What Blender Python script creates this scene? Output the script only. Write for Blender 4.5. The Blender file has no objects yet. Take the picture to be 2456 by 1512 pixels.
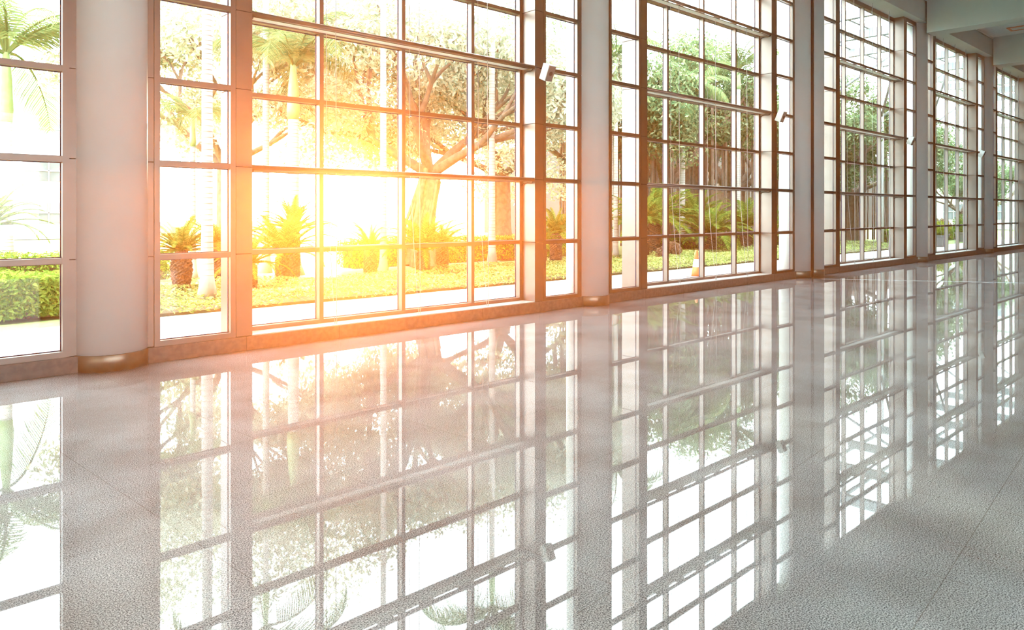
import bpy, math, random
from mathutils import Vector, Matrix
random.seed(7)
R = random.Random(11)
PI = math.pi
SC = bpy.context.scene
COL = SC.collection

# ------------------------------------------------------------------ camera, sky, sun, exposure
EYE = 1.68
HEAD = math.radians(46.8425)             # heading of the lens measured from the run of the window wall (+X)
cam_d = bpy.data.cameras.new('camera')
cam = bpy.data.objects.new('camera', cam_d)
COL.objects.link(cam)
cam.location = (0, 0, EYE)
cam.rotation_euler = (PI / 2, 0, HEAD - PI / 2)
cam_d.sensor_fit = 'HORIZONTAL'
cam_d.sensor_width = 36.0
cam_d.lens = 36.0 * 1760.0 / 2456.0
cam_d.shift_y = -(756.0 - 510.0) / 2456.0
cam_d.clip_start = 0.05
cam_d.clip_end = 600
SC.camera = cam

SKY = 14.0
world = bpy.data.worlds.new('sky')
SC.world = world
world.use_nodes = True
wn = world.node_tree
bg = wn.nodes['Background']
bg.inputs[0].default_value = (0.93, 0.97, 1.0, 1)
bg.inputs[1].default_value = SKY

SUN_AZ = math.radians(58.3)
SUN_EL = math.radians(2.6)
sun_d = bpy.data.lights.new('sun', 'SUN')
sun_d.energy = 22.0
sun_d.angle = math.radians(2.5)
sun_d.color = (1.0, 0.86, 0.62)
sun = bpy.data.objects.new('sun', sun_d)
COL.objects.link(sun)
sv = Vector((math.cos(SUN_AZ) * math.cos(SUN_EL), math.sin(SUN_AZ) * math.cos(SUN_EL), math.sin(SUN_EL)))
sun.rotation_euler = sv.to_track_quat('Z', 'Y').to_euler()
sun.location = (30, 60, 12)

SC.view_settings.view_transform = 'Standard'
SC.view_settings.look = 'None'
SC.view_settings.exposure = 0.0
SC.view_settings.gamma = 1.0
SC.view_settings.use_curve_mapping = False
cy = SC.cycles
cy.max_bounces = 7
cy.diffuse_bounces = 3
cy.glossy_bounces = 3
cy.transmission_bounces = 3
cy.volume_bounces = 0
cy.transparent_max_bounces = 12
cy.caustics_reflective = False
cy.caustics_refractive = False
cy.sample_clamp_indirect = 6.0
cy.use_adaptive_sampling = True
cy.adaptive_threshold = 0.03
cy.use_denoising = True

# ------------------------------------------------------------------ materials
def mat(name, base=(.8, .8, .8), rough=.5, metal=0.0, noise=None, bump=None, spec=.5, rnd=0.0, trans=0.0):
    m = bpy.data.materials.new(name)
    m.use_nodes = True
    nt = m.node_tree
    b = nt.nodes['Principled BSDF']
    b.inputs['Base Color'].default_value = (*base, 1)
    b.inputs['Roughness'].default_value = rough
    b.inputs['Metallic'].default_value = metal
    b.inputs['Specular IOR Level'].default_value = spec
    tc = nt.nodes.new('ShaderNodeTexCoord')
    if noise:
        sc_, c2, det = noise[:3]
        n = nt.nodes.new('ShaderNodeTexNoise')
        n.inputs['Scale'].default_value = sc_
        n.inputs['Detail'].default_value = det
        nt.links.new(tc.outputs['Object'], n.inputs['Vector'])
        r = nt.nodes.new('ShaderNodeValToRGB')
        r.color_ramp.elements[0].position = .38
        r.color_ramp.elements[1].position = .62
        r.color_ramp.elements[0].color = (*base, 1)
        r.color_ramp.elements[1].color = (*c2, 1)
        nt.links.new(n.outputs['Fac'], r.inputs['Fac'])
        nt.links.new(r.outputs['Color'], b.inputs['Base Color'])
    if bump:
        n2 = nt.nodes.new('ShaderNodeTexNoise')
        n2.inputs['Scale'].default_value = bump[0]
        nt.links.new(tc.outputs['Object'], n2.inputs['Vector'])
        bp = nt.nodes.new('ShaderNodeBump')
        bp.inputs['Strength'].default_value = bump[1]
        bp.inputs['Distance'].default_value = bump[2]
        nt.links.new(n2.outputs['Fac'], bp.inputs['Height'])
        nt.links.new(bp.outputs['Normal'], b.inputs['Normal'])
    return m

def leaf_mat(name, c1, c2, c3):
    m = bpy.data.materials.new(name)
    m.use_nodes = True
    nt = m.node_tree
    nt.nodes.remove(nt.nodes['Principled BSDF'])
    out = nt.nodes['Material Output']
    g = nt.nodes.new('ShaderNodeNewGeometry')
    r = nt.nodes.new('ShaderNodeValToRGB')
    e = r.color_ramp.elements
    e[0].color = (*c1, 1)
    e[1].color = (*c3, 1)
    k = e.new(.5)
    k.color = (*c2, 1)
    nt.links.new(g.outputs['Random Per Island'], r.inputs['Fac'])
    d = nt.nodes.new('ShaderNodeBsdfDiffuse')
    t = nt.nodes.new('ShaderNodeBsdfTranslucent')
    nt.links.new(r.outputs['Color'], d.inputs['Color'])
    nt.links.new(r.outputs['Color'], t.inputs['Color'])
    mx = nt.nodes.new('ShaderNodeMixShader')
    mx.inputs[0].default_value = .4
    nt.links.new(d.outputs[0], mx.inputs[1])
    nt.links.new(t.outputs[0], mx.inputs[2])
    nt.links.new(mx.outputs[0], out.inputs['Surface'])
    return m

def glass_mat(name, tint=(.97, 1, .99)):
    m = bpy.data.materials.new(name)
    m.use_nodes = True
    nt = m.node_tree
    nt.nodes.remove(nt.nodes['Principled BSDF'])
    out = nt.nodes['Material Output']
    tr = nt.nodes.new('ShaderNodeBsdfTransparent')
    tr.inputs[0].default_value = (*tint, 1)
    gl = nt.nodes.new('ShaderNodeBsdfGlossy')
    gl.inputs['Roughness'].default_value = 0.02
    lw = nt.nodes.new('ShaderNodeLayerWeight')
    lw.inputs['Blend'].default_value = .5
    pw = nt.nodes.new('ShaderNodeMath')
    pw.operation = 'POWER'
    pw.inputs[1].default_value = 5
    nt.links.new(lw.outputs['Facing'], pw.inputs[0])
    fr = nt.nodes.new('ShaderNodeMath')
    fr.operation = 'MULTIPLY_ADD'
    fr.inputs[1].default_value = .45
    fr.inputs[2].default_value = .02
    nt.links.new(pw.outputs[0], fr.inputs[0])
    mx = nt.nodes.new('ShaderNodeMixShader')
    nt.links.new(fr.outputs[0], mx.inputs[0])
    nt.links.new(tr.outputs[0], mx.inputs[1])
    nt.links.new(gl.outputs[0], mx.inputs[2])
    nt.links.new(mx.outputs[0], out.inputs['Surface'])
    return m

def floor_mat():
    m = bpy.data.materials.new('polished_granite')
    m.use_nodes = True
    nt = m.node_tree
    L = nt.links.new
    b = nt.nodes['Principled BSDF']
    tc = nt.nodes.new('ShaderNodeTexCoord')
    # speckle
    n = nt.nodes.new('ShaderNodeTexNoise')
    n.inputs['Scale'].default_value = 150
    n.inputs['Detail'].default_value = 4
    n.inputs['Roughness'].default_value = .7
    L(tc.outputs['Object'], n.inputs['Vector'])
    r = nt.nodes.new('ShaderNodeValToRGB')
    e = r.color_ramp.elements
    e[0].position = .42
    e[0].color = (.09, .10, .11, 1)
    e[1].position = .58
    e[1].color = (.75, .725, .73, 1)
    k = e.new(.5)
    k.color = (.43, .41, .412, 1)
    L(n.outputs['Fac'], r.inputs['Fac'])
    # cloudy stains
    n2 = nt.nodes.new('ShaderNodeTexNoise')
    n2.inputs['Scale'].default_value = 1.1
    n2.inputs['Detail'].default_value = 4
    L(tc.outputs['Object'], n2.inputs['Vector'])
    r2 = nt.nodes.new('ShaderNodeValToRGB')
    r2.color_ramp.elements[0].position = .35
    r2.color_ramp.elements[0].color = (.68, .66, .64, 1)
    r2.color_ramp.elements[1].position = .62
    r2.color_ramp.elements[1].color = (1, 1, 1, 1)
    L(n2.outputs['Fac'], r2.inputs['Fac'])
    mx = nt.nodes.new('ShaderNodeMix')
    mx.data_type = 'RGBA'
    mx.blend_type = 'MULTIPLY'
    mx.inputs[0].default_value = 1
    L(r.outputs['Color'], mx.inputs[6])
    L(r2.outputs['Color'], mx.inputs[7])
    # joints of the slabs
    mp = nt.nodes.new('ShaderNodeMapping')
    mp.inputs['Rotation'].default_value = (0, 0, math.radians(-4.7))
    mp.inputs['Location'].default_value = (.45, .283, 0)
    L(tc.outputs['Object'], mp.inputs['Vector'])
    br = nt.nodes.new('ShaderNodeTexBrick')
    br.offset = 0
    br.inputs['Scale'].default_value = 1
    br.inputs['Brick Width'].default_value = 1.07
    br.inputs['Row Height'].default_value = 1.07
    br.inputs['Mortar Size'].default_value = .0025
    br.inputs['Mortar Smooth'].default_value = .3
    br.inputs['Color1'].default_value = (1, 1, 1, 1)
    br.inputs['Color2'].default_value = (.93, .94, .95, 1)
    br.inputs['Mortar'].default_value = (.62, .58, .56, 1)
    L(mp.outputs[0], br.inputs['Vector'])
    mx2 = nt.nodes.new('ShaderNodeMix')
    mx2.data_type = 'RGBA'
    mx2.blend_type = 'MULTIPLY'
    mx2.inputs[0].default_value = 1
    L(mx.outputs[2], mx2.inputs[6])
    L(br.outputs['Color'], mx2.inputs[7])
    L(mx2.outputs[2], b.inputs['Base Color'])
    b.inputs['Roughness'].default_value = .015
    b.inputs['IOR'].default_value = 1.62
    b.inputs['Specular IOR Level'].default_value = .62
    # slight waviness of the polish, and each slab tilted a hair
    n3 = nt.nodes.new('ShaderNodeTexNoise')
    n3.inputs['Scale'].default_value = 1.6
    n3.inputs['Detail'].default_value = 2
    L(tc.outputs['Object'], n3.inputs['Vector'])
    bp = nt.nodes.new('ShaderNodeBump')
    bp.inputs['Strength'].default_value = .10
    bp.inputs['Distance'].default_value = .002
    L(n3.outputs['Fac'], bp.inputs['Height'])
    L(bp.outputs['Normal'], b.inputs['Normal'])
    return m

M = {
    'floor': floor_mat(),
    'metal': mat('painted_aluminium', (.205, .176, .155), .36, .9, noise=(3, (.19, .162, .142), 2)),
    'groove': mat('cladding_joint', (.05, .045, .04), .8),
    'gasket': mat('dark_glazing_gasket', (.06, .04, .10), .6),
    'column': mat('painted_plaster', (.88, .865, .84), .5, noise=(2.2, (.85, .835, .81), 3), bump=(9, .15, .004)),
    'foot': mat('brushed_bronze_steel', (.33, .27, .21), .32, .75, noise=(8, (.28, .225, .17), 3)),
    'stone': mat('brown_granite_curb', (.17, .145, .125), .35, noise=(14, (.125, .105, .09), 5)),
    'ledge': mat('pale_stone_ledge', (.62, .61, .59), .3, noise=(20, (.55, .54, .52), 4)),
    'beam': mat('grey_painted_concrete', (.50, .53, .485), .7, noise=(1.5, (.47, .50, .455), 3), bump=(5, .2, .006)),
    'ceiling': mat('ceiling_slats', (.66, .68, .65), .6),
    'wall': mat('plaster_wall', (.68, .68, .66), .7, noise=(2, (.65, .65, .63), 3)),
    'wall_dim': mat('taupe_wall', (.30, .28, .26), .7, noise=(2, (.27, .255, .235), 3)),
    'facade_brown': mat('grey_brown_facade', (.075, .066, .062), .8, noise=(.6, (.065, .057, .053), 3)),
    'orange': mat('orange_lamp_trim', (.55, .17, .08), .5, noise=(9, (.5, .15, .07), 2)),
    'diffuser': mat('lamp_diffuser', (.62, .6, .54), .4, noise=(9, (.6, .58, .52), 2)),
    'white': mat('white_plastic', (.82, .82, .80), .4, noise=(12, (.79, .79, .77), 2)),
    'grille': mat('speaker_grille', (.30, .26, .22), .6, noise=(60, (.24, .205, .175), 2)),
    'cord': mat('white_cord', (.6, .58, .6), .5, noise=(30, (.5, .48, .5), 2)),
    'steel': mat('steel_strip', (.75, .75, .74), .25, .8, noise=(6, (.7, .7, .69), 2)),
    'glass': glass_mat('window_glass'),
    'path': mat('pale_concrete_paving', (.62, .61, .58), .8, noise=(3, (.56, .555, .53), 4)),
    'soil': mat('soil', (.10, .085, .05), .9, noise=(4, (.13, .12, .06), 4)),
    'lawn': mat('lawn_grass', (.30, .36, .13), .9, noise=(8, (.24, .31, .10), 5), bump=(60, .5, .02)),
    'bark_white': mat('pale_palm_bark', (.50, .48, .45), .8, noise=(5, (.42, .39, .36), 4)),
    'ring': mat('palm_bark_scar', (.24, .19, .165), .9, noise=(7, (.28, .24, .21), 3)),
    'shaft': mat('green_crownshaft', (.22, .33, .12), .4, noise=(5, (.27, .36, .16), 3)),
    'bark_brown': mat('banyan_bark', (.15, .105, .075), .9, noise=(6, (.21, .16, .12), 5), bump=(12, .6, .03)),
    'cycad_bark': mat('cycad_bark', (.085, .05, .035), .95, noise=(26, (.19, .12, .08), 3), bump=(30, .8, .03)),
    'cone': mat('orange_cone_rubber', (.85, .20, .05), .5, noise=(9, (.8, .18, .05), 2)),
    'cone_white': mat('reflective_band', (.8, .8, .8), .4, noise=(9, (.76, .76, .76), 2)),
    'rubber': mat('grey_rubber', (.25, .25, .26), .7, noise=(9, (.2, .2, .21), 2)),
    'facade': mat('pale_facade', (.62, .63, .64), .8, noise=(.6, (.42, .43, .44), 3)),
    'facade_warm': mat('cream_facade', (.42, .42, .37), .8, noise=(.6, (.39, .39, .345), 3)),
    'pane_dark': mat('building_pane', (.10, .115, .125), .15, noise=(.7, (.15, .165, .175), 3)),
    'pot': mat('planter_concrete', (.2, .19, .19), .8, noise=(5, (.16, .15, .15), 3)),
    'canopy_steel': mat('pale_grey_steel', (.24, .25, .25), .5, noise=(3, (.27, .28, .28), 2)),
    'leaf_cover': leaf_mat('groundcover_leaf', (.12, .18, .045), (.34, .41, .12), (.58, .62, .28)),
    'leaf_hedge': leaf_mat('hedge_leaf', (.068, .128, .021), (.150, .255, .038), (.360, .465, .090)),
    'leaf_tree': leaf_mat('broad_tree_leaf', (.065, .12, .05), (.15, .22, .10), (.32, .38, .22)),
    'leaf_tree_glare': leaf_mat('glare_washed_tree_leaf', (.28, .30, .20), (.42, .44, .32), (.62, .63, .52)),  # overexposed light on the crowns put into a paler leaf colour
    'leaf_palm': leaf_mat('palm_leaf', (.100, .150, .062), (.163, .225, .088), (.275, .338, .163)),
    'leaf_cycad': leaf_mat('cycad_leaf', (.050, .100, .015), (.112, .175, .027), (.250, .300, .062)),
    'leaf_yellow': leaf_mat('yellow_shrub_leaf', (.2, .25, .03), (.35, .38, .05), (.45, .45, .08)),
    'leaf_red': leaf_mat('reddish_shrub_leaf', (.16, .08, .05), (.26, .16, .10), (.36, .26, .18)),
}

def slats(m):      # narrow joints between the metal ceiling strips
    nt = m.node_tree
    b = nt.nodes['Principled BSDF']
    tc = nt.nodes.new('ShaderNodeTexCoord')
    w = nt.nodes.new('ShaderNodeTexWave')
    w.wave_type = 'BANDS'
    w.bands_direction = 'X'
    w.inputs['Scale'].default_value = 2.2
    nt.links.new(tc.outputs['Object'], w.inputs['Vector'])
    r = nt.nodes.new('ShaderNodeValToRGB')
    r.color_ramp.elements[0].position = 0.0
    r.color_ramp.elements[0].color = (.42, .44, .42, 1)
    r.color_ramp.elements[1].position = .12
    r.color_ramp.elements[1].color = (.68, .70, .67, 1)
    nt.links.new(w.outputs['Fac'], r.inputs['Fac'])
    nt.links.new(r.outputs['Color'], b.inputs['Base Color'])
slats(M['ceiling'])

# ------------------------------------------------------------------ mesh helpers
class MB:
    def __init__(s):
        s.v = []
        s.f = []
        s.smooth = False
    def box(s, x0, x1, y0, y1, z0, z1):
        n = len(s.v)
        s.v += [(x0, y0, z0), (x1, y0, z0), (x1, y1, z0), (x0, y1, z0), (x0, y0, z1), (x1, y0, z1), (x1, y1, z1), (x0, y1, z1)]
        s.f += [(n, n + 3, n + 2, n + 1), (n + 4, n + 5, n + 6, n + 7), (n, n + 1, n + 5, n + 4), (n + 1, n + 2, n + 6, n + 5), (n + 2, n + 3, n + 7, n + 6), (n + 3, n, n + 4, n + 7)]
        return s
    def obox(s, c, hx, hy, hz, mtx):
        n = len(s.v)
        for sx, sy, sz in ((-1, -1, -1), (1, -1, -1), (1, 1, -1), (-1, 1, -1), (-1, -1, 1), (1, -1, 1), (1, 1, 1), (-1, 1, 1)):
            p = mtx @ Vector((sx * hx, sy * hy, sz * hz))
            s.v.append((c[0] + p.x, c[1] + p.y, c[2] + p.z))
        s.f += [(n, n + 3, n + 2, n + 1), (n + 4, n + 5, n + 6, n + 7), (n, n + 1, n + 5, n + 4), (n + 1, n + 2, n + 6, n + 5), (n + 2, n + 3, n + 7, n + 6), (n + 3, n, n + 4, n + 7)]
        return s
    def tube(s, pts, rad, seg=8, cap=True):
        n0 = len(s.v)
        P = [Vector(p) for p in pts]
        for i, p in enumerate(P):
            d = (P[min(i + 1, len(P) - 1)] - P[max(i - 1, 0)])
            d = d.normalized() if d.length > 1e-9 else Vector((0, 0, 1))
            a = Vector((1, 0, 0)) if abs(d.x) < .8 else Vector((0, 1, 0))
            u = d.cross(a).normalized()
            w = d.cross(u)
            r = rad[i] if hasattr(rad, '__len__') else rad
            for k in range(seg):
                t = 2 * PI * k / seg
                q = p + u * (r * math.cos(t)) + w * (r * math.sin(t))
                s.v.append(tuple(q))
        for i in range(len(P) - 1):
            for k in range(seg):
                a = n0 + i * seg + k
                b = n0 + i * seg + (k + 1) % seg
                s.f.append((a, b, b + seg, a + seg))
        if cap:
            s.f.append(tuple(n0 + k for k in range(seg))[::-1])
            s.f.append(tuple(n0 + (len(P) - 1) * seg + k for k in range(seg)))
        return s
    def quad(s, a, b, c, d):
        n = len(s.v)
        s.v += [tuple(a), tuple(b), tuple(c), tuple(d)]
        s.f.append((n, n + 1, n + 2, n + 3))
    def lathe(s, prof, cx=0, cy=0, seg=32):
        n0 = len(s.v)
        for r, z in prof:
            for k in range(seg):
                t = 2 * PI * k / seg
                s.v.append((cx + r * math.cos(t), cy + r * math.sin(t), z))
        for i in range(len(prof) - 1):
            for k in range(seg):
                a = n0 + i * seg + k
                b = n0 + i * seg + (k + 1) % seg
                s.f.append((a, b, b + seg, a + seg))
        s.f.append(tuple(n0 + k for k in range(seg))[::-1])
        s.f.append(tuple(n0 + (len(prof) - 1) * seg + k for k in range(seg)))
        return s
    def build(s, name, m, parent=None, smooth=False, bevel=0):
        me = bpy.data.meshes.new(name)
        me.from_pydata(s.v, [], s.f)
        me.validate()
        me.update()
        if m is not None:
            me.materials.append(M[m] if isinstance(m, str) else m)
        if smooth:
            me.polygons.foreach_set('use_smooth', [True] * len(me.polygons))
        o = bpy.data.objects.new(name, me)
        COL.objects.link(o)
        if parent is not None:
            o.parent = parent
        if bevel:
            b = o.modifiers.new('bevel', 'BEVEL')
            b.width = bevel
            b.segments = 2
        return o

def tag(o, label=None, cat=None, group=None, kind=None):
    if label: o['label'] = label
    if cat: o['category'] = cat
    if group: o['group'] = group
    if kind: o['kind'] = kind
    return o

def empty(name, loc=(0, 0, 0), rz=0):
    o = bpy.data.objects.new(name, None)
    o.empty_display_size = .2
    COL.objects.link(o)
    o.location = loc
    o.rotation_euler = (0, 0, rz)
    return o

def copy_tree(o, parent=None):
    c = o.copy()
    COL.objects.link(c)
    if parent is not None:
        c.parent = parent
    for ch in list(o.children):
        copy_tree(ch, c)
    return c

# ------------------------------------------------------------------ the hall: dimensions
FACE = 8.74            # plane of the pilaster faces
GLZ = 9.045            # front of the mullions in the wide windows
GLASS = 9.165
ROWS = [1.176, 2.235, 3.18, 4.13, 5.09, 6.05, 7.0]
TOP = 8.03
SOFF = 8.10
CEIL = 8.85
COLS = [-5.73, 2.285, 10.27, 18.48, 19.27, 27.33, 35.27, 43.27]
BAYS = [(0, COLS[0], COLS[1]), (1, COLS[1], COLS[2]), (2, COLS[2], COLS[3]), (3, COLS[4], COLS[5]), (4, COLS[5], COLS[6]), (5, COLS[6], COLS[7])]
BAYN = {0: 'left of the nearest column', 1: 'where the sun glows',
        2: 'with an orange cone outside', 3: 'just past the double column',
        4: 'fourth from the left', 5: 'farthest down the hall'}
SIDE = {'l': 'left', 'r': 'right'}
Y_BACK = -15.0
X_A, X_B = -9.0, 62.0

fl = MB().box(X_A, X_B, Y_BACK, 8.9, -.12, 0).build('floor', 'floor')
tag(fl, 'polished speckled grey granite floor mirroring the tall windows', 'floor', kind='structure')
ce = MB().box(X_A, X_B, Y_BACK, 8.6, CEIL, CEIL + .15).build('ceiling', 'ceiling')
tag(ce, 'pale slatted ceiling between the deep grey beams', 'ceiling', kind='structure')

# edge beam along the windows and everything over it
eb = MB().box(X_A, X_B, 8.49, 9.35, SOFF, 9.3).build('trim_1', 'beam', bevel=.008)
tag(eb, 'long grey edge beam running above the windows', 'beam', kind='structure')
cr = MB().tube([(X_A, 8.44, CEIL - .05), (X_B, 8.44, CEIL - .05)], .03, 8).build('trim_2', 'white', smooth=True)
tag(cr, 'thin pale pipe along the foot of the ceiling beside the edge beam', 'pipe', kind='structure')
BN = {2: 'over the column right of the glowing bay', 3: 'over the left one of the two touching columns', 4: 'over the right one of the two touching columns',
      5: 'deep grey cross beam nearest in view at top right', 6: 'over the second column past the double column', 7: 'over the farthest column',
      0: 'behind the camera', 1: 'over the nearest left column'}
for i, c in enumerate(COLS):
    hw = .35
    b = MB().box(c - hw, c + hw, Y_BACK, 8.44, 7.71, CEIL + .02).build('trim_%d' % (3 + i), 'beam', bevel=.01)
    tag(b, BN[i] if i == 5 else 'deep grey cross beam ' + BN[i], 'beam', kind='structure')

# curb of brown stone under all the windows
cb = MB()
lg = MB()
segs = []
for n, cl, crr in BAYS:
    a = cl + .2
    z = crr - .2
    k = 6
    for q in range(k):
        x0 = a + (z - a) * q / k
        x1 = a + (z - a) * (q + 1) / k
        cb.box(x0 + .0015, x1 - .0015, 8.715, 9.22, 0, .172)
cb.box(COLS[7] + .2, X_B, 8.715, 9.22, 0, .172)
cb.box(X_A, COLS[0] - .2, 8.715, 9.22, 0, .172)
cbo = cb.build('baseboard_left', 'stone', bevel=.003)
tag(cbo, 'low brown stone curb under the row of windows', 'baseboard', kind='structure')

# other sides of the hall, out of view
w = MB().box(X_B, X_B + .2, Y_BACK, 9.3, 0, 9).build('wall_far', 'wall')
tag(w, 'plain pale wall closing the far end of the hall', 'wall', kind='structure')
w = MB()
w.box(X_A - .2, X_A, Y_BACK, 9.3, 0, 9)
w = w.build('wall_near', 'wall')
tag(w, 'plain pale wall behind the camera', 'wall', kind='structure')
w = MB()
w.box(X_A, X_B, Y_BACK - .2, Y_BACK, 0, .8)
w.box(X_A, X_B, Y_BACK - .2, Y_BACK, 5.4, 9)
w.box(13.0, X_B, Y_BACK - .2, Y_BACK, .8, 5.4)
for q in range(5):                       # piers; unseen openings between them added to light the near columns
    w.box(X_A + q * 5.0, X_A + q * 5.0 + 3.0, Y_BACK - .2, Y_BACK, .8, 5.4)
w = w.build('wall_right', 'wall')
tag(w, 'pale wall across the hall with openings added for fill light at its near end', 'wall', kind='structure')
# blank end pieces of the window wall outside the bays
w = MB()
w.box(X_A, COLS[0] - .2, 8.8, 9.2, 0, SOFF)
w.box(COLS[7] + .3, X_B, 8.8, 9.2, 0, SOFF)
w = w.build('wall_left', 'wall')
tag(w, 'solid ends of the window wall', 'wall', kind='structure')

# ------------------------------------------------------------------ columns
CLAB = {0: 'round white column farthest left, behind the camera',
        1: 'thickest round white column at the left, nearest the camera',
        2: 'round white column between the glowing bay and the bay with the orange cone',
        3: 'left one of the two touching round columns in the middle distance',
        4: 'right one of the two touching round columns, a narrow strip in view',
        5: 'round grey column under the nearest cross beam in view',
        6: 'round grey column under the second cross beam in view',
        7: 'farthest round grey column at the right edge'}
for i, c in enumerate(COLS):
    e = empty('column', (c, 8.92, 0))
    tag(e, CLAB[i], 'column', 'columns along the window wall')
    MB().lathe([(.388, .0), (.388, SOFF)], seg=64).build('shaft', 'column', e, smooth=True)
    MB().lathe([(.392, 0), (.402, .004), (.402, .170), (.398, .176), (.388, .176)], seg=64).build('foot_band', 'foot', e, smooth=True)
seam = MB().box(18.855, 18.895, 8.60, 8.9, 0, SOFF).build('trim_11', 'groove')  # joint cover made dark to hold the shade where the columns meet
tag(seam, 'dark joint seam with painted shade between the two touching columns', 'trim', kind='structure')

# ------------------------------------------------------------------ windows, pilasters, shelves, cords, speakers
def mullioned(e, x0, x1, yf, depth, xs, rows, wv, wh, zb, zt, first):
    """frame, mullions and transoms of one window; x given in world metres, e sits at (x0, yf, 0)"""
    L = lambda x: x - x0
    f = MB()
    f.box(L(x0), L(x0) + wv, 0, depth, zb, zt)
    f.box(L(x1) - wv, L(x1), 0, depth, zb, zt)
    f.box(L(x0) + wv, L(x1) - wv, 0, depth, zb, zb + wh)
    f.box(L(x0) + wv, L(x1) - wv, 0, depth, zt - wh, zt)
    f.build('frame', 'metal', e)
    for x in xs:
        MB().box(L(x) - wv / 2, L(x) + wv / 2, .001, depth, zb + wh, zt - wh).build('mullion', 'metal', e)
    ed = [x0 + wv] + [q for x in xs for q in (x - wv / 2, x + wv / 2)] + [x1 - wv]
    for z in rows:
        t = MB()
        for k in range(0, len(ed), 2):
            t.box(L(ed[k]), L(ed[k + 1]), .002, depth - .001, z - wh / 2, z + wh / 2)
        t.build('transom', 'metal', e)
    # glass pane with gasket line
    MB().box(L(x0) + .01, L(x1) - .01, depth - .004, depth + .004, zb + .01, zt - .01).build('pane', 'glass', e)
    g = MB()
    for k in range(0, len(ed), 2):
        zz = [zb + wh] + [q for z in rows for q in (z - wh / 2, z + wh / 2)] + [zt - wh]
        for j in range(0, len(zz), 2):
            a, b_, c_, d_ = L(ed[k]), L(ed[k + 1]), zz[j], zz[j + 1]
            s_ = .009
            y0, y1 = depth - .016, depth - .005
            g.box(a, a + s_, y0, y1, c_, d_)
            g.box(b_ - s_, b_, y0, y1, c_, d_)
            g.box(a + s_, b_ - s_, y0, y1, d_ - s_, d_)
            g.box(a + s_, b_ - s_, y0, y1, c_, c_ + s_)
    g.build('gasket', 'gasket', e)

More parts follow.
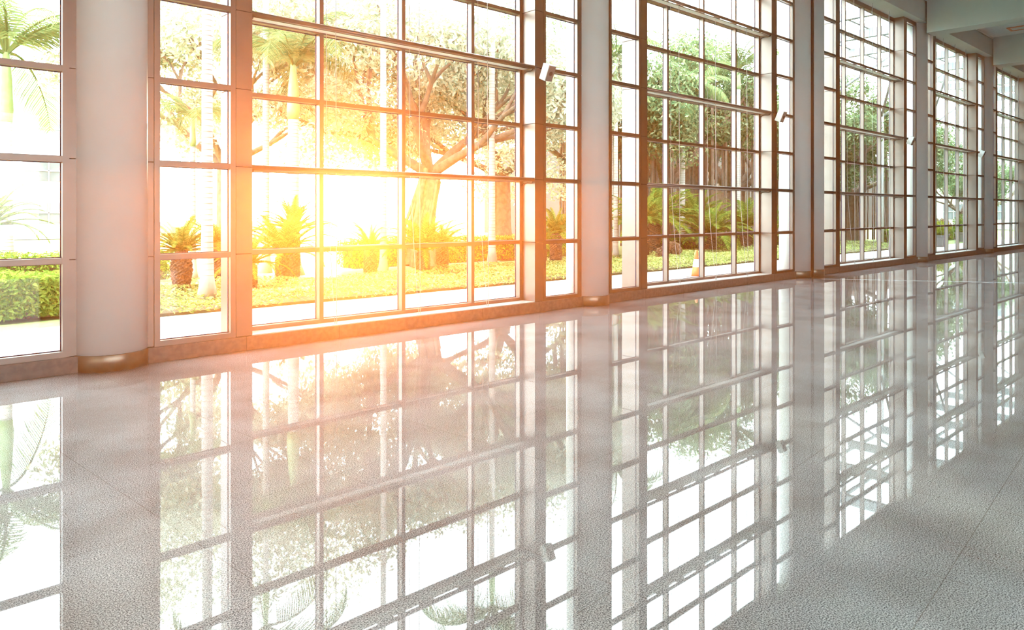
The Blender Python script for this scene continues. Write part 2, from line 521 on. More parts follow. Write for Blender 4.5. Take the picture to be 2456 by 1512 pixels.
wi = 1
for n, cl, cr_ in BAYS:
    s = (cr_ - cl) / 8.0
    U = lambda u: cl + u * s
    # narrow windows beside the two columns
    for side in 'lr':
        m_ = (lambda u: U(u)) if side == 'l' else (lambda u: U(8 - u))
        a, b = sorted((m_(.417), m_(1.343)))
        e = empty('window_%d' % wi, (a, FACE, 0))
        wi += 1
        tag(e, 'narrow window at the %s end of the bay %s' % (SIDE[side], BAYN[n]), 'window', 'narrow windows beside the columns', 'structure')
        mullioned(e, a, b, FACE, .088, [], ROWS, .062, .06, .172, TOP, n == 0)
        # side closing strip against the column, with its own joints
        p0, p1 = sorted((m_(.30), m_(.415)))
        sp = MB()
        zz = [.172] + [z + .01 for z in ROWS] + [SOFF]
        for j in range(len(zz) - 1):
            sp.box(p0 - a, p1 - a, .014, .09, zz[j] + .006, zz[j + 1] - .006)
        sp.build('side_panel', 'metal', e)
        MB().box(p0 - a + .002, p1 - a - .002, .022, .088, .172, SOFF).build('joint', 'groove', e)
        # header over the window
        MB().box(0, b - a, .0, .088, TOP, SOFF).build('header', 'metal', e)
        # pilaster
        q0, q1 = sorted((m_(1.349), m_(1.549)))
        pl = empty('pilaster', ((q0 + q1) / 2, FACE, 0))
        tag(pl, 'metal-clad pilaster at the %s of the wide window %s' % (SIDE[side], BAYN[n]), 'pilaster', 'pilasters beside the wide windows')
        h = (q1 - q0) / 2
        cl_ = MB()
        zz = [.172] + ROWS + [SOFF]
        for j in range(len(zz) - 1):
            cl_.box(-h, h, 0, .47, zz[j] + .006, zz[j + 1] - .006)
        cl_.build('cladding', 'metal', pl)
        MB().box(-h + .006, h - .006, .006, .464, .172, SOFF).build('joint', 'groove', pl)
    # wide window
    a, b = U(1.551), U(6.449)
    e = empty('window_%d' % wi, (a, GLZ, 0))
    wi += 1
    tag(e, 'wide gridded window %s' % BAYN[n], 'window', 'wide windows between the pilasters', 'structure')
    mullioned(e, a, b, GLZ, .115, [U(2.655), U(4.0), U(5.345)], ROWS, .062, .056, .172, TOP, n == 0)
    MB().box(0, b - a, -.003, .115, TOP, SOFF).build('header', 'metal', e)
    MB().box(0, b - a, -.30, -.002, .172, .178).build('ledge', 'ledge', e)
    # light shelves
    for ri, hn in ((1, 'lowest'), (3, 'middle'), (5, 'highest')):
        z = ROWS[ri]
        sh = empty('light_shelf', (a, FACE, z))
        tag(sh, '%s light shelf on the wide window %s' % (hn, BAYN[n]), 'light shelf', 'light shelves across the wide windows')
        Lx = b - a
        nb = MB()
        nb.tube([(0.002, .035, .0), (Lx - .002, .035, .0)], .033, 12)
        nb.build('nose_bar', 'metal', sh, smooth=True)
        bd = MB()
        bd.box(.002, Lx - .002, .15, .285, -.012, .002)
        k = int(Lx / .72)
        for q in range(k + 1):
            x0 = q * .72 + .42
            if x0 + .27 < Lx:
                bd.box(x0, x0 + .27, .06, .15, -.010, .0)
        bd.box(.002, .10, .06, .15, -.010, .0)
        bd.build('shelf_board', 'white', sh)
        MB().box(.002, Lx - .002, .105, .118, -.022, -.012).build('rail', 'metal', sh)
        for x0 in (.02, Lx - .02):
            MB().tube([(x0, .02, -.03), (x0, .05, -.055), (x0, .09, -.06), (x0, .16, -.05), (x0, .24, -.06), (x0, .29, -.09)], .010, 6).build('bracket', 'groove', sh, smooth=True)
    # blind cords, looped from a hook in the soffit to the ledge
    for ci, u in enumerate((2.75, 4.13, 5.47)):
        x0 = U(u)
        cd = empty('blind_cord', (x0, 8.84, 0))
        tag(cd, '%s blind cord before the wide window %s' % (('left', 'middle', 'right')[ci], BAYN[n]), 'cord', 'blind cords before the wide windows')
        MB().tube([(0, 0, SOFF - .03), (0, -.005, 4.2), (0, -.03, .178)], .0048, 5).build('straight_run', 'cord', cd, smooth=True)
        MB().tube([(-.01, 0, SOFF - .03), (-.03, .10, 7.0), (-.04, .185, 6.12), (-.04, .18, 4.2), (-.04, .17, 2.3), (-.03, .08, 1.1), (-.02, -.02, .178)], .0042, 5).build('slack_run', 'cord', cd, smooth=True)
        MB().tube([(0, 0, SOFF), (0, 0, SOFF - .02), (-.01, 0, SOFF - .035), (-.02, 0, SOFF - .02)], .006, 6).build('hook', 'steel', cd, smooth=True)
    # loudspeaker on the right pilaster
    if n >= 1:
        xs = (U(6.451) + U(6.651)) / 2
        spk = empty('wall_speaker', (xs + .03, FACE - .17, 4.03))
        tag(spk, {1: 'white tilted wall speaker on the pilaster right of the glowing wide window',
                  2: 'white tilted wall speaker on the pilaster just left of the double column',
                  3: 'small white wall speaker in the third bay, past the double column',
                  4: 'tiny white wall speaker on the pilaster of the fourth bay',
                  5: 'farthest tiny white wall speaker at the right edge'}[n], 'speaker', 'tilted speakers on the pilasters')
        rt = Matrix.Rotation(math.radians(24), 3, 'X')
        MB().obox((0, 0, 0), .085, .075, .135, rt).build('cabinet', 'white', spk, bevel=.006)
        fc = rt @ Vector((0, -.078, 0))
        MB().obox(fc, .076, .004, .126, rt).build('grille', 'grille', spk)
        # round badge ring on the grille
        bm = MB()
        ax = rt @ Vector((0, -1, 0))
        p0 = rt @ Vector((0, -.081, .0))
        bm.tube([p0, p0 + ax * .004], .038, 20)
        bm.build('driver_ring', 'groove', spk)
        MB().tube([(0, .17, .09), (0, .12, .085), (0, .07, .03)], .011, 8).build('bracket', 'groove', spk, smooth=True)

# floor joint strip by the double column
st = MB()
d = Vector((2.22, -3.44, 0)).normalized()
nrm = Vector((-d.y, d.x, 0)) * .02
p = Vector((18.42, 8.2, 0))
q = p + d * 26.5
st.v = [tuple(p - nrm), tuple(q - nrm), tuple(q + nrm), tuple(p + nrm)] + [tuple(v + Vector((0, 0, .003))) for v in (p - nrm, q - nrm, q + nrm, p + nrm)]
st.f = [(0, 3, 2, 1), (4, 5, 6, 7), (0, 1, 5, 4), (1, 2, 6, 5), (2, 3, 7, 6), (3, 0, 4, 7)]
tag(st.build('trim_12', 'steel'), 'thin pale metal strip crossing the floor by the double column', 'floor strip', kind='structure')

# ceiling lamps between the beams
CLS = {2: 'between the second and third column', 3: 'in the bay past the double column', 4: 'in the ceiling panel seen at top right', 5: 'past the last beam in view'}
for n, cl, cr_ in BAYS[2:]:
    e = empty('ceiling_lamp', (cr_ - 1.45, 5.75, CEIL))
    tag(e, 'long recessed lamp with orange trim %s' % CLS[n], 'ceiling lamp', 'orange trimmed ceiling lamps')
    f = MB()
    f.box(-.34, -.26, -1.9, 1.9, -.03, 0)
    f.box(.26, .34, -1.9, 1.9, -.03, 0)
    f.box(-.26, .26, -1.9, -1.82, -.03, 0)
    f.box(-.26, .26, 1.82, 1.9, -.03, 0)
    f.build('lamp_frame', 'orange', e)
    MB().box(-.26, .26, -1.82, 1.82, -.012, -.002).build('diffuser', 'diffuser', e)

# ------------------------------------------------------------------ the ground outside
o = MB().box(-40, 120, 9.21, 12.6, -.3, -.02).build('trim_13', 'path')
tag(o, 'sunny pale concrete path just outside the windows', 'path', kind='structure')
o = MB().box(-60, 160, 12.6, 140, -.3, -.04).build('trim_14', 'lawn')
tag(o, 'pale sunlit lawn behind the plants outside', 'lawn', kind='structure')
o = MB().box(3.5, 44, 12.72, 16.9, -.06, .02).build('trim_15', 'soil')
tag(o, 'planting bed soil outside under the ground cover', 'soil', kind='structure')

def leaf_quads(mb, c, size, nrm, rr):
    n = Vector(nrm)
    n = n.normalized() if n.length > 1e-6 else Vector((0, 0, 1))
    a = Vector((rr.uniform(-1, 1), rr.uniform(-1, 1), rr.uniform(-1, 1)))
    u = n.cross(a)
    if u.length < 1e-4:
        u = Vector((1, 0, 0))
    u.normalize()
    w_ = n.cross(u)
    s = size * rr.uniform(.6, 1.35)
    c = Vector(c)
    mb.quad(c - u * s, c - w_ * s * .42 + n * s * .1, c + u * s, c + w_ * s * .42 + n * s * .1)

def blob(mb, c, r, n, size, rr, hollow=.72):
    for _ in range(n):
        d_ = Vector((rr.gauss(0, 1), rr.gauss(0, 1), rr.gauss(0, 1))).normalized()
        k = hollow + (1 - hollow) * rr.random() ** .6
        p_ = Vector((c[0] + d_.x * r[0] * k, c[1] + d_.y * r[1] * k, c[2] + d_.z * r[2] * k))
        nn = d_ + Vector((rr.uniform(-.8, .8), rr.uniform(-.8, .8), rr.uniform(-.3, .9)))
        leaf_quads(mb, p_, size, nn, rr)

# ground cover, one uncountable carpet
rr = random.Random(3)
g = MB()
def cover_n(x, y):
    return .5 + .5 * math.sin(x * 1.7 + math.sin(y * 2.3)) * math.cos(y * 1.9 + x * .6)
cnt = 0
while cnt < 56000:
    x = rr.uniform(-3, 40) if rr.random() < .35 else rr.uniform(2.5, 26)
    y = 12.45 + 4.1 * rr.random()
    edge = 12.5 + .12 * math.sin(x * 2.1) + .07 * math.sin(x * 5.3)
    if y < edge or x < 3.4 or (x > 6.5 and x < 14 and y > 15.9):
        continue
    h = .10 + .16 * cover_n(x, y)
    z = h * (1 - rr.random() ** 2 * .8)
    if y < edge + .2:
        z *= .6
    leaf_quads(g, (x, y, z), .042, (rr.uniform(-.7, .7), rr.uniform(-1.1, .5), 1), rr)
    cnt += 1
tag(g.build('ground_cover', 'leaf_cover'), 'bright green ground cover plants along the outdoor path', 'ground cover', kind='stuff')

# hedges
def hedge(x0, x1, y0, y1, h, n, label, seed, size=.045):
    r_ = random.Random(seed)
    e = empty('hedge', ((x0 + x1) / 2, (y0 + y1) / 2, 0))
    tag(e, label, 'hedge', 'clipped hedges in the garden')
    hx, hy = (x1 - x0) / 2, (y1 - y0) / 2
    m_ = MB()
    for _ in range(n):
        t = r_.random()
        if t < .45:
            p_ = (r_.uniform(-hx, hx), -hy + abs(r_.gauss(0, .05)), r_.uniform(.04, h))
            nn = (r_.uniform(-.6, .6), -1, r_.uniform(-.2, 1))
        elif t < .9:
            p_ = (r_.uniform(-hx, hx), r_.uniform(-hy, hy), h - abs(r_.gauss(0, .05)) + .04 * math.sin(r_.random() * 9))
            nn = (r_.uniform(-.6, .6), r_.uniform(-.8, .4), 1)
        else:
            sx = r_.choice((-1, 1))
            p_ = (sx * (hx - abs(r_.gauss(0, .05))), r_.uniform(-hy, hy), r_.uniform(.04, h))
            nn = (sx, r_.uniform(-.6, .6), r_.uniform(-.2, .8))
        leaf_quads(m_, (p_[0], p_[1] + .08 * math.sin(p_[0] * 3.1) , p_[2] + .03 * math.sin(p_[0] * 4.7)), size, nn, r_)
    m_.build('foliage', 'leaf_hedge', e)
    MB().box(-hx + .12, hx - .12, -hy + .17, hy - .12, 0, h - .12).build('twig_core', 'cycad_bark', e)
hedge(-2.0, 3.3, 13.55, 15.4, .62, 15000, 'low leafy hedge outside, left of the nearest column', 21, .05)
hedge(-1.0, 6.4, 19.2, 20.6, .72, 8000, 'darker hedge farther back at the far left', 22)
hedge(11.4, 22.5, 18.9, 19.9, .82, 13000, 'long clipped hedge behind the cycads outside the glowing bay', 23)
hedge(24.5, 40.0, 17.6, 18.6, .6, 9000, 'dark hedge behind the plants outside the second bay', 24, .05)
hedge(43.0, 60.0, 14.6, 16.0, .75, 9000, 'hedge outside the far bays', 25, .06)

# ------------------------------------------------------------------ fronds
def frond_mesh(name, length, droop, leaflets, llen, lw, m, seed, rise=.9, vee=.5, stalk=.12):
    """one feather-shaped frond starting at the origin, running out along +X"""
    r_ = random.Random(seed)
    mb = MB()
    N = 14
    pts = []
    ang = rise
    p_ = Vector((0, 0, 0))
    for i in range(N + 1):
        pts.append(p_.copy())
        st_ = length / N
        p_ = p_ + Vector((math.cos(ang) * st_, 0, math.sin(ang) * st_))
        ang -= droop / N * (0.5 + 1.0 * i / N)
    mb.tube(pts, [max(.004, .014 * length * (1 - i / (N + .5))) for i in range(N + 1)], 4, cap=False)
    for k in range(leaflets):
        t = stalk + (1 - stalk) * k / (leaflets - 1)
        f_ = t * N
        i = min(int(f_), N - 1)
        a = pts[i].lerp(pts[i + 1], f_ - i)
        tan = (pts[i + 1] - pts[i]).normalized()
        up = Vector((-tan.z, 0, tan.x))
        ll = llen * (math.sin(PI * (.12 + .85 * t)) ** .7) * r_.uniform(.88, 1.1)
        for sgn in (-1, 1):
            d_ = (Vector((0, sgn, 0)) + tan * (.55 + .5 * t) + up * (vee + r_.uniform(-.12, .12))).normalized()
            w_ = tan * lw * .5
            e1 = a + d_ * ll * .55 + Vector((0, 0, -.06 * ll))
            e2 = a + d_ * ll + Vector((0, 0, -.28 * ll))
            n = len(mb.v)
            mb.v += [tuple(a - w_), tuple(a + w_), tuple(e1 + w_ * .8), tuple(e1 - w_ * .8), tuple(e2)]
            mb.f += [(n, n + 1, n + 2, n + 3), (n + 3, n + 2, n + 4)]
    me = bpy.data.meshes.new(name)
    me.from_pydata(mb.v, [], mb.f)
    me.materials.append(M[m])
    return me

PALM_FR = [frond_mesh('frond', 2.6, 1.9, 46, .62, .035, 'leaf_palm', 40 + k, rise=.95 - .1 * k, vee=-.25) for k in range(3)]
PALM_DR = [frond_mesh('frond', 2.8, 2.3, 46, .75, .04, 'leaf_palm', 50 + k, rise=.55, vee=-.5) for k in range(2)]
CYC_FR = [frond_mesh('frond', 1.5, .95 + .3 * k, 64, .22, .022, 'leaf_cycad', 60 + k, rise=.25, vee=.35, stalk=.07) for k in range(3)]

def palm(x, y, base_r, trunk_h, shaft_h, nfr, scale, label, seed, lean=(0, 0)):
    r_ = random.Random(seed)
    e = empty('royal_palm', (x, y, 0))
    tag(e, label, 'palm tree', 'ringed pale palms in the garden')
    N = 16
    pts, rad = [], []
    for i in range(N + 1):
        t = i / N
        pts.append((lean[0] * t * t, lean[1] * t * t, trunk_h * t))
        rad.append(base_r * (1.0 + .9 * math.exp(-t * trunk_h / .28) - .18 * t))
    MB().tube(pts, rad, 16).build('trunk', 'bark_white', e, smooth=True)
    rg = MB()
    z = .5
    while z < trunk_h - .05:
        t = z / trunk_h
        rr_ = base_r * (1.0 + .9 * math.exp(-z / .28) - .18 * t) + .004
        cx_, cy_ = lean[0] * t * t, lean[1] * t * t
        dz = .007 + .010 * r_.random()
        rg.tube([(cx_, cy_, z), (cx_, cy_, z + dz)], rr_, 16)
        z += .075 + .05 * r_.random()
    rg.build('leaf_scars', 'ring', e)
    tx, ty = lean
    sr = base_r * 1.02
    MB().tube([(tx, ty, trunk_h - .02), (tx, ty, trunk_h + .15 * shaft_h), (tx, ty, trunk_h + .6 * shaft_h), (tx, ty, trunk_h + shaft_h)],
              [sr * .85, sr * 1.05, sr * .8, sr * .42], 14).build('crownshaft', 'shaft', e, smooth=True)
    for k in range(nfr):
        me = r_.choice(PALM_FR if k % 3 else PALM_DR)
        o = bpy.data.objects.new('frond', me)
        COL.objects.link(o)
        o.parent = e
        o.location = (tx, ty, trunk_h + shaft_h * .93)
        o.rotation_euler = (r_.uniform(-.2, .2), r_.uniform(-.5, .35), 2 * PI * k / nfr * 1.0 + r_.uniform(-.25, .25))
        o.scale = (scale,) * 3
    return e

palm(3.83, 25.4, .19, 4.3, 2.1, 16, 1.5, 'palm with a bright green shaft at the far left edge', 101)
palm(5.24, 13.94, .105, 7.4, 1.2, 15, 1.0, 'thick ringed palm trunk right of the nearest column, before the path', 102)
palm(6.75, 18.9, .075, 3.35, .75, 13, .55, 'short slim palm behind the thick ringed trunk', 103)
palm(8.96, 19.55, .095, 8.6, 1.3, 14, 1.1, 'slender ringed palm left of the bulging palm in the glowing window', 104)
palm(9.2, 18.4, .165, 4.2, 1.5, 15, .95, 'palm with a bulging yellow-green shaft in the left panes of the glowing window', 105)
palm(10.41, 15.9, .085, 9.0, 1.2, 14, 1.0, 'slim pale palm in the middle of the glowing window', 106)
palm(14.88, 16.76, .10, 9.2, 1.2, 14, 1.0, 'white palm trunk before the banyan in the right panes of the glowing window', 107)
palm(20.24, 16.27, .08, 6.2, 1.0, 13, .8, 'thin palm just right of the second column', 108)
palm(28.04, 18.74, .125, 6.0, .9, 15, 1.05, 'white palm with drooping fronds behind the second bay', 109)
palm(31.99, 18.26, .13, 7.6, 1.0, 15, 1.05, 'white palm in the right panes of the second bay', 110)
palm(25.2, 20.5, .1, 5.2, .9, 14, 1.05, 'palm with arching fronds at the left of the second bay', 111)
palm(1.2, 17.5, .12, 7.2, 1.2, 15, 1.1, 'palm seen mostly in the floor reflection at far left', 112)

# ------------------------------------------------------------------ cycads
def cycad(x, y, tr, th, cr_, nfr, label, seed, up=0.0, waist=False):
    r_ = random.Random(seed)
    e = empty('cycad', (x, y, 0))
    tag(e, label, 'cycad', 'cycads in the planting bed')
    tk = MB()
    seg, lay = 22, int(th / .035)
    rings = []
    for j in range(lay + 1):
        t = j / lay
        rj = tr * (1.0 + (.28 * math.sin(PI * min(1, max(0, (t - .25) / .75))) if waist else .08 * math.sin(PI * t)))
        n0 = len(tk.v)
        for k in range(seg):
            a = 2 * PI * k / seg
            q = rj * (1 + (.10 if (j + k) % 2 else -.05) + r_.uniform(-.04, .04))
            tk.v.append((q * math.cos(a), q * math.sin(a), th * t))
        rings.append(n0)
    for j in range(lay):
        for k in range(seg):
            a = rings[j] + k
            b = rings[j] + (k + 1) % seg
            tk.f.append((a, b, b + seg, a + seg))
    tk.f.append(tuple(rings[-1] + k for k in range(seg)))
    # old leaf bases standing out of the trunk
    for _ in range(int(260 * th)):
        a = r_.uniform(0, 2 * PI)
        z = r_.uniform(.02, th)
        t = z / th
        rj = tr * (1.0 + (.28 * math.sin(PI * min(1, max(0, (t - .25) / .75))) if waist else .08 * math.sin(PI * t)))
        d_ = Vector((math.cos(a), math.sin(a), .5)).normalized()
        p_ = Vector((rj * math.cos(a) * .93, rj * math.sin(a) * .93, z))
        sd = Vector((-math.sin(a), math.cos(a), 0)) * .018
        tk.quad(p_ - sd, p_ + sd, p_ + d_ * .07 + sd * .5, p_ + d_ * .07 - sd * .5)
    tk.build('trunk', 'cycad_bark', e)
    hb = MB()
    hb.lathe([(tr * .9, th - .02), (tr * .75, th + .06), (tr * .3, th + .14)], seg=16)
    hb.build('crown_bud', 'cycad_bark', e, smooth=True)
    for k in range(nfr):
        o = bpy.data.objects.new('frond', CYC_FR[k % 3])
        COL.objects.link(o)
        o.parent = e
        lv = (k / nfr)                       # inner ones stand, outer ones spread
        el = math.radians(78 - 72 * lv ** .8 + up) + r_.uniform(-.12, .12)
        az = k * 2.39996 + r_.uniform(-.2, .2)
        o.rotation_mode = 'XYZ'
        o.rotation_euler = (0, -el + .2, az)
        o.location = (tr * .3 * math.cos(az), tr * .3 * math.sin(az), th + .04)
        s_ = cr_ * r_.uniform(.85, 1.12) * (1.0 if lv > .2 else .9)
        o.scale = (s_, s_, s_)
    return e
cycad(5.31, 15.5, .155, .85, .72, 44, 'cycad with a dark scaly waisted trunk right of the nearest column', 201, waist=True)
cycad(6.75, 17.3, .15, .90, .70, 34, 'cycad half hidden by the thick ringed palm trunk', 202)
cycad(6.45, 14.8, .12, .58, .62, 30, 'low cycad beside the orange-lit pilaster', 203)
cycad(7.93, 16.4, .155, .62, .88, 46, 'large golden-lit cycad at the left of the glowing window', 204, up=8)
cycad(8.9, 17.8, .15, 1.15, .75, 40, 'cycad standing taller behind the large golden one', 205, up=10)
cycad(10.23, 16.23, .15, .70, .62, 22, 'lone cycad with few stiff fronds beneath the sun', 206, up=10)
cycad(11.55, 15.75, .16, .62, .85, 46, 'bushy cycad before the banyan trunk', 207, up=6)
cycad(12.8, 16.55, .16, .70, .65, 34, 'smaller cycad right of the bushy one by the banyan', 208)
cycad(15.55, 15.3, .13, .75, .6, 30, 'slim cycad at the left of the narrow window before the second column', 209)
cycad(16.9, 16.0, .17, .95, .75, 38, 'tall cycad in the narrow window before the second column', 210, up=6)
cycad(21.0, 15.7, .22, 1.25, 1.1, 40, 'cycad just right of the second column', 211)
cycad(24.3, 17.6, .25, 1.2, 1.55, 52, 'big arching cycad at the left of the second bay', 212)
cycad(26.6, 16.5, .27, .75, 1.35, 52, 'broad low cycad behind the orange cone', 213, up=-4)
cycad(29.0, 18.6, .25, 1.2, 1.35, 46, 'cycad with pale fronds in the middle of the second bay', 214)
cycad(31.2, 17.4, .25, 1.0, 1.2, 46, 'cycad in the right panes of the second bay', 215)
cycad(33.8, 16.6, .22, .9, 1.0, 40, 'cycad in the narrow window before the double column', 216)
cycad(2.9, 21.5, .18, 1.3, .95, 30, 'cycad fronds at the edge of the far left window', 217)

def shrub(x, y, r, h, m, label, seed, n=900, name='shrub'):
    r_ = random.Random(seed)
    e = empty(name, (x, y, 0))
    tag(e, label, 'shrub', 'small shrubs in the garden')
    m_ = MB()
    blob(m_, (0, 0, h * .55), (r, r, h * .5), n, .05, r_, .5)
    m_.build('foliage', m, e)
    MB().tube([(0, 0, 0), (0, 0, h * .6)], [.03, .015], 6).build('stem', 'bark_brown', e)
shrub(22.2, 15.3, .36, .62, 'leaf_red', 'round pinkish shrub outside the second bay', 301)
shrub(20.6, 14.6, .20, .5, 'leaf_red', 'small dark reddish shrub beside the pilaster of the second bay', 302, 500)
shrub(33.2, 15.2, .45, .8, 'leaf_hedge', 'dark shrub outside the narrow window before the double column', 303)

# potted plants by the far bays
def planter(x, y, m, label, seed, h=.9):
    r_ = random.Random(seed)
    e = empty('planter', (x, y, 0))
    tag(e, label, 'planter', 'planters outside the fourth bay')
    MB().lathe([(.28, 0), (.36, .45), (.40, .48), (.40, .55), (.33, .55)], seg=24).build('pot', 'pot', e, smooth=False)
    m_ = MB()
    blob(m_, (0, 0, .55 + h * .5), (.5, .5, h * .55), 1200, .06, r_, .3)
    m_.build('foliage', m, e)
planter(40.6, 12.1, 'leaf_yellow', 'planter of yellow-green leaves outside the fourth bay', 311, .7)
planter(43.5, 12.9, 'leaf_red', 'planter of reddish leaves outside the fourth bay', 312, .8)
planter(47.5, 13.0, 'leaf_hedge', 'planter of dark green leaves outside the fifth bay', 313, 1.0)

# traffic cone
e = empty('traffic_cone', (16.72, 10.75, -.02))
tag(e, 'orange and white traffic cone on the path outside the second bay', 'traffic cone')
MB().box(-.19, .19, -.19, .19, 0, .03).build('base', 'rubber', e, bevel=.008)
MB().lathe([(.135, .03), (.098, .27)], seg=28).build('lower_cone', 'cone', e, smooth=True)
MB().lathe([(.098, .27), (.066, .47)], seg=28).build('reflective_band', 'cone_white', e, smooth=True)
MB().lathe([(.066, .47), (.03, .70), (.02, .71)], seg=28).build('upper_cone', 'cone', e, smooth=True)

# ------------------------------------------------------------------ broad-leaved trees
def branch(mb, p, d_, r, L_, depth, rr_, tips, spread=.75):
    q = p + d_ * L_ * .5 + Vector((rr_.uniform(-.1, .1), rr_.uniform(-.1, .1), rr_.uniform(-.05, .1))) * L_ * .5
    e_ = p + d_ * L_
    mb.tube([p, q, e_], [r, r * .82, r * .66], 7, cap=False)
    if depth == 0:
        tips.append(e_)
        return
    for _ in range(rr_.choice((2, 3))):
        nd = (d_ + Vector((rr_.uniform(-1, 1), rr_.uniform(-1, 1), rr_.uniform(-.35, .7))) * spread).normalized()
        branch(mb, e_, nd, r * .62, L_ * rr_.uniform(.62, .85), depth - 1, rr_, tips, spread)

def tree(x, y, trunk_r, trunk_h, reach, depth, nleaf, lsize, blobr, m, label, seed, roots=0, extra=(), kind='broadleaf_tree', tilt=(0, 0), root_h=None):
    rr_ = random.Random(seed)
    e = empty(kind, (x, y, 0))
    tag(e, label, 'tree', 'broad leaved trees in the garden')
    mb = MB()
    tips = []
    top = Vector((tilt[0], tilt[1], trunk_h))
    mb.tube([(0, 0, 0), (tilt[0] * .3, tilt[1] * .3, trunk_h * .4), tuple(top)], [trunk_r * 1.35, trunk_r, trunk_r * .9], 12, cap=False)
    for k in range(5):
        a = 2 * PI * k / 5 + rr_.uniform(-.3, .3)
        d_ = Vector((math.cos(a) * .8, math.sin(a) * .8, rr_.uniform(.35, 1.0))).normalized()
        branch(mb, top, d_, trunk_r * .45, reach, depth, rr_, tips)
    # trunk made of fused stems
    for k in range(roots):
        a = rr_.uniform(0, 2 * PI)
        q = trunk_r * rr_.uniform(.7, 1.25)
        zt = trunk_h * rr_.uniform(.8, 1.1)
        mb.tube([(q * math.cos(a) * 1.2, q * math.sin(a) * 1.2, 0), (q * math.cos(a + .15), q * math.sin(a + .15), zt * .5), (q * math.cos(a) * .8 + tilt[0], q * math.sin(a) * .8 + tilt[1], zt)],
                [.07 + .05 * rr_.random(), .05, .06], 6, cap=False)
    mb.build('trunk', 'bark_brown', e, smooth=True)
    if root_h:
        ar = MB()
        for t in rr_.sample(tips, min(len(tips), root_h)):
            zz = t.z + rr_.uniform(-.2, .2)
            x0, y0 = t.x * .6 + rr_.uniform(-.5, .5), t.y * .6 + rr_.uniform(-.5, .5)
            ar.tube([(x0, y0, 0 if rr_.random() < .8 else zz * .4), (x0 + .05, y0, zz * .6), (x0, y0, zz)], rr_.uniform(.02, .085), 5, cap=False)
        ar.build('aerial_roots', 'bark_brown', e)
    lf = MB()
    per = max(1, nleaf // max(1, len(tips) + len(extra)))
    for t in tips:
        blob(lf, t, (blobr * rr_.uniform(.7, 1.2), blobr * rr_.uniform(.7, 1.2), blobr * rr_.uniform(.55, .85)), per, lsize, rr_, .35)
    for c_ in extra:
        blob(lf, c_[:3], c_[3:6], per * 3, lsize, rr_, .35)
    lf.build('foliage', m, e)
    return e

def lumps(seed, n, xr, yr, zr, r0, r1):
    q = random.Random(seed)
    return [(q.uniform(*xr), q.uniform(*yr), q.uniform(*zr), q.uniform(r0, r1) * 1.2, q.uniform(r0, r1) * 1.2, q.uniform(r0, r1) * .8) for _ in range(n)]
EX4 = lumps(4, 12, (-2.6, 2.6), (-1.5, 2.5), (2.3, 8.6), .8, 1.4)
EX5 = lumps(5, 12, (-4, 4), (-2, 3), (5.5, 10.5), 1.2, 1.9)
EX6 = lumps(6, 12, (-4, 4), (-2, 3), (4.0, 10.5), 1.2, 1.9)
EX1 = lumps(1, 16, (-4.2, 4.2), (-.5, 4.0), (3.8, 9.5), 1.0, 1.7)
EX2 = lumps(2, 14, (-5.0, 5.0), (-1, 4.0), (4.4, 12.5), 1.2, 2.0)
EX3 = lumps(3, 12, (-3.6, 3.6), (-1, 3.0), (2.2, 9.0), 1.0, 1.6)
tree(13.7, 18.9, .38, 2.9, 2.1, 3, 42000, .085, 1.0, 'leaf_tree_glare', 'big banyan with forking trunk in the right panes of the glowing window', 401, roots=14, extra=EX1, kind='banyan_tree', tilt=(.5, .1))
tree(9.8, 24.5, .28, 3.2, 2.0, 3, 34000, .10, 1.1, 'leaf_tree_glare', 'glare-pale leafy tree high behind the left panes of the glowing window', 402, extra=EX2)
tree(19.2, 21.0, .33, 3.0, 2.1, 3, 34000, .10, 1.1, 'leaf_tree_glare', 'leafy tree behind the narrow window left of the second column', 403, roots=4, extra=EX3)
tree(26.5, 23.0, .45, 3.0, 2.3, 3, 36000, .11, 1.2, 'leaf_tree', 'banyan with hanging roots behind the left of the second bay', 404, extra=EX5, roots=16, root_h=60, kind='banyan_tree')
tree(32.0, 22.5, .5, 2.8, 2.4, 3, 36000, .11, 1.25, 'leaf_tree', 'banyan with thick hanging roots behind the middle of the second bay', 405, extra=EX6, roots=18, root_h=70, kind='banyan_tree')
tree(38.0, 22.0, .5, 2.8, 2.4, 3, 34000, .11, 1.25, 'leaf_tree', 'banyan behind the right panes of the second bay', 406, extra=EX5, roots=18, root_h=70, kind='banyan_tree')
tree(39.5, 17.2, .40, 2.8, 2.0, 3, 34000, .10, 1.15, 'leaf_tree', 'dense dark banyan seen through the third bay', 407, extra=EX4, roots=16, root_h=30, kind='banyan_tree')
tree(46.0, 18.6, .40, 2.8, 2.1, 3, 24000, .11, 1.25, 'leaf_tree', 'dense tree behind the banyan of the third bay', 408, roots=12, root_h=50, kind='banyan_tree')
tree(44.0, 26.5, .45, 3.2, 2.5, 3, 18000, .14, 1.5, 'leaf_tree', 'farther tree rising behind the second bay', 409, roots=8, root_h=30)
tree(53.0, 14.6, .22, 1.6, 1.1, 3, 12000, .08, .65, 'leaf_tree', 'small bright tree seen through the fourth bay', 410)
tree(68.0, 16.5, .25, 2.0, 1.4, 3, 10000, .10, .8, 'leaf_tree', 'small tree seen through the fifth bay', 411)

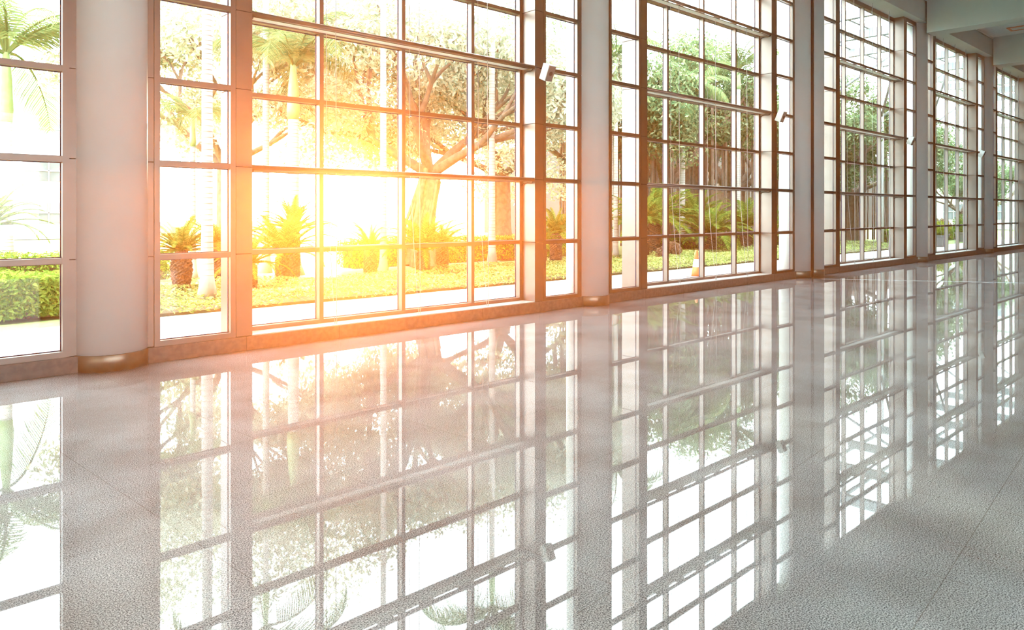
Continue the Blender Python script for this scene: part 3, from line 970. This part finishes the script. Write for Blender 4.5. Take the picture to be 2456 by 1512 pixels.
# ------------------------------------------------------------------ buildings
def building(x0, x1, y0, y1, h, m, label, rows, cols, face, wz=1.4, gap=.5):
    e = empty('building', ((x0 + x1) / 2, (y0 + y1) / 2, 0))
    tag(e, label, 'building')
    hx, hy = (x1 - x0) / 2, (y1 - y0) / 2
    MB().box(-hx, hx, -hy, hy, 0, h).build('wall', m, e)
    MB().box(-hx - .2, hx + .2, -hy - .2, hy + .2, h, h + .35).build('parapet', m, e)
    for rz in range(rows):
        z0 = 1.0 + rz * (h - 1.0) / rows
        for k in range(cols):
            if face == 'y':
                w_ = 2 * hx / cols
                xa = -hx + k * w_ + gap
                xb = xa + w_ - 2 * gap
                f_ = MB()
                f_.box(xa, xb, -hy - .05, -hy + .02, z0, z0 + wz)
                p_ = f_.build('window', 'pane_dark', e)
                MB().box(xa, xb, -hy - .12, -hy - .05, z0 + wz * .48, z0 + wz * .54).box((xa + xb) / 2 - .03, (xa + xb) / 2 + .03, -hy - .12, -hy - .05, z0, z0 + wz).build('glazing_bar', m, p_)
            else:
                w_ = 2 * hy / cols
                ya = -hy + k * w_ + gap
                yb = ya + w_ - 2 * gap
                p_ = MB().box(-hx - .05, -hx + .02, ya, yb, z0, z0 + wz).build('window', 'pane_dark', e)
                MB().box(-hx - .12, -hx - .05, ya, yb, z0 + wz * .48, z0 + wz * .54).box(-hx - .12, -hx - .05, (ya + yb) / 2 - .03, (ya + yb) / 2 + .03, z0, z0 + wz).build('glazing_bar', m, p_)
building(-14, 16, 54, 62, 9.0, 'facade', 'white building with window strips far behind the left windows', 3, 8, 'y', 1.3, .5)
building(40, 108, 31, 46, 6.5, 'facade_brown', 'low grey-brown building behind the banyans of the second and third bays', 0, 8, 'y', 1.5, 2.0)
building(84, 100, 11.5, 29, 10, 'facade_warm', 'cream building facing down the path beyond the far bays', 3, 5, 'x', 1.5, .8)

# glazed entrance canopy outside the far bays
e = empty('glass_canopy', (38, 12.0, 0))
tag(e, 'glass canopy on pale steel ribs outside the far bays', 'canopy')
for k in range(9):
    xk = -10 + k * 3.4
    MB().box(xk - .11, xk + .11, -2.2, 2.2, 8.9, 9.25).build('rib', 'canopy_steel', e)
for yk in (-2.1, 0, 2.1):
    MB().box(-10, 17.2, yk - .05, yk + .05, 9.25, 9.37).build('purlin', 'canopy_steel', e)
MB().box(-10.2, 17.4, -2.3, 2.3, 9.40, 9.42).build('glass_roof', 'glass', e)
for k in range(4):
    xk = -10 + k * 6.8 + 3.4
    for s_ in (-1, 1):
        MB().tube([(xk, 2.0, 6.4), (xk + 3.4 * s_, 0, 8.95)], .06, 8).build('strut', 'canopy_steel', e, smooth=True)
    MB().tube([(xk, 2.0, 0), (xk, 2.0, 9.2)], .12, 14).build('post', 'white', e, smooth=True)

# ------------------------------------------------------------------ scattering volume added to the hall air to imitate the orange flare
hz = MB().box(X_A + .05, X_B - .05, Y_BACK + .05, 8.42, .004, CEIL - .05)
hm = bpy.data.materials.new('flare_scatter')
hm.use_nodes = True
nt = hm.node_tree
nt.nodes.remove(nt.nodes['Principled BSDF'])
outn = nt.nodes['Material Output']
v1 = nt.nodes.new('ShaderNodeVolumeScatter')
v1.inputs['Color'].default_value = (1.0, .22, .03, 1)  # orange tint of the flare set in the scatter colour
v1.inputs['Density'].default_value = .0060
v1.inputs['Anisotropy'].default_value = .80
v2 = nt.nodes.new('ShaderNodeVolumeScatter')
v2.inputs['Color'].default_value = (1.0, .85, .25, 1)
v2.inputs['Density'].default_value = .0003
v2.inputs['Anisotropy'].default_value = .93
ad = nt.nodes.new('ShaderNodeAddShader')
nt.links.new(v1.outputs[0], ad.inputs[0])
nt.links.new(v2.outputs[0], ad.inputs[1])
nt.links.new(ad.outputs[0], outn.inputs['Volume'])
ho = hz.build('flare_haze', hm)
tag(ho, 'warm scattering volume added to the hall air to imitate the flare', 'flare_haze', kind='stuff')
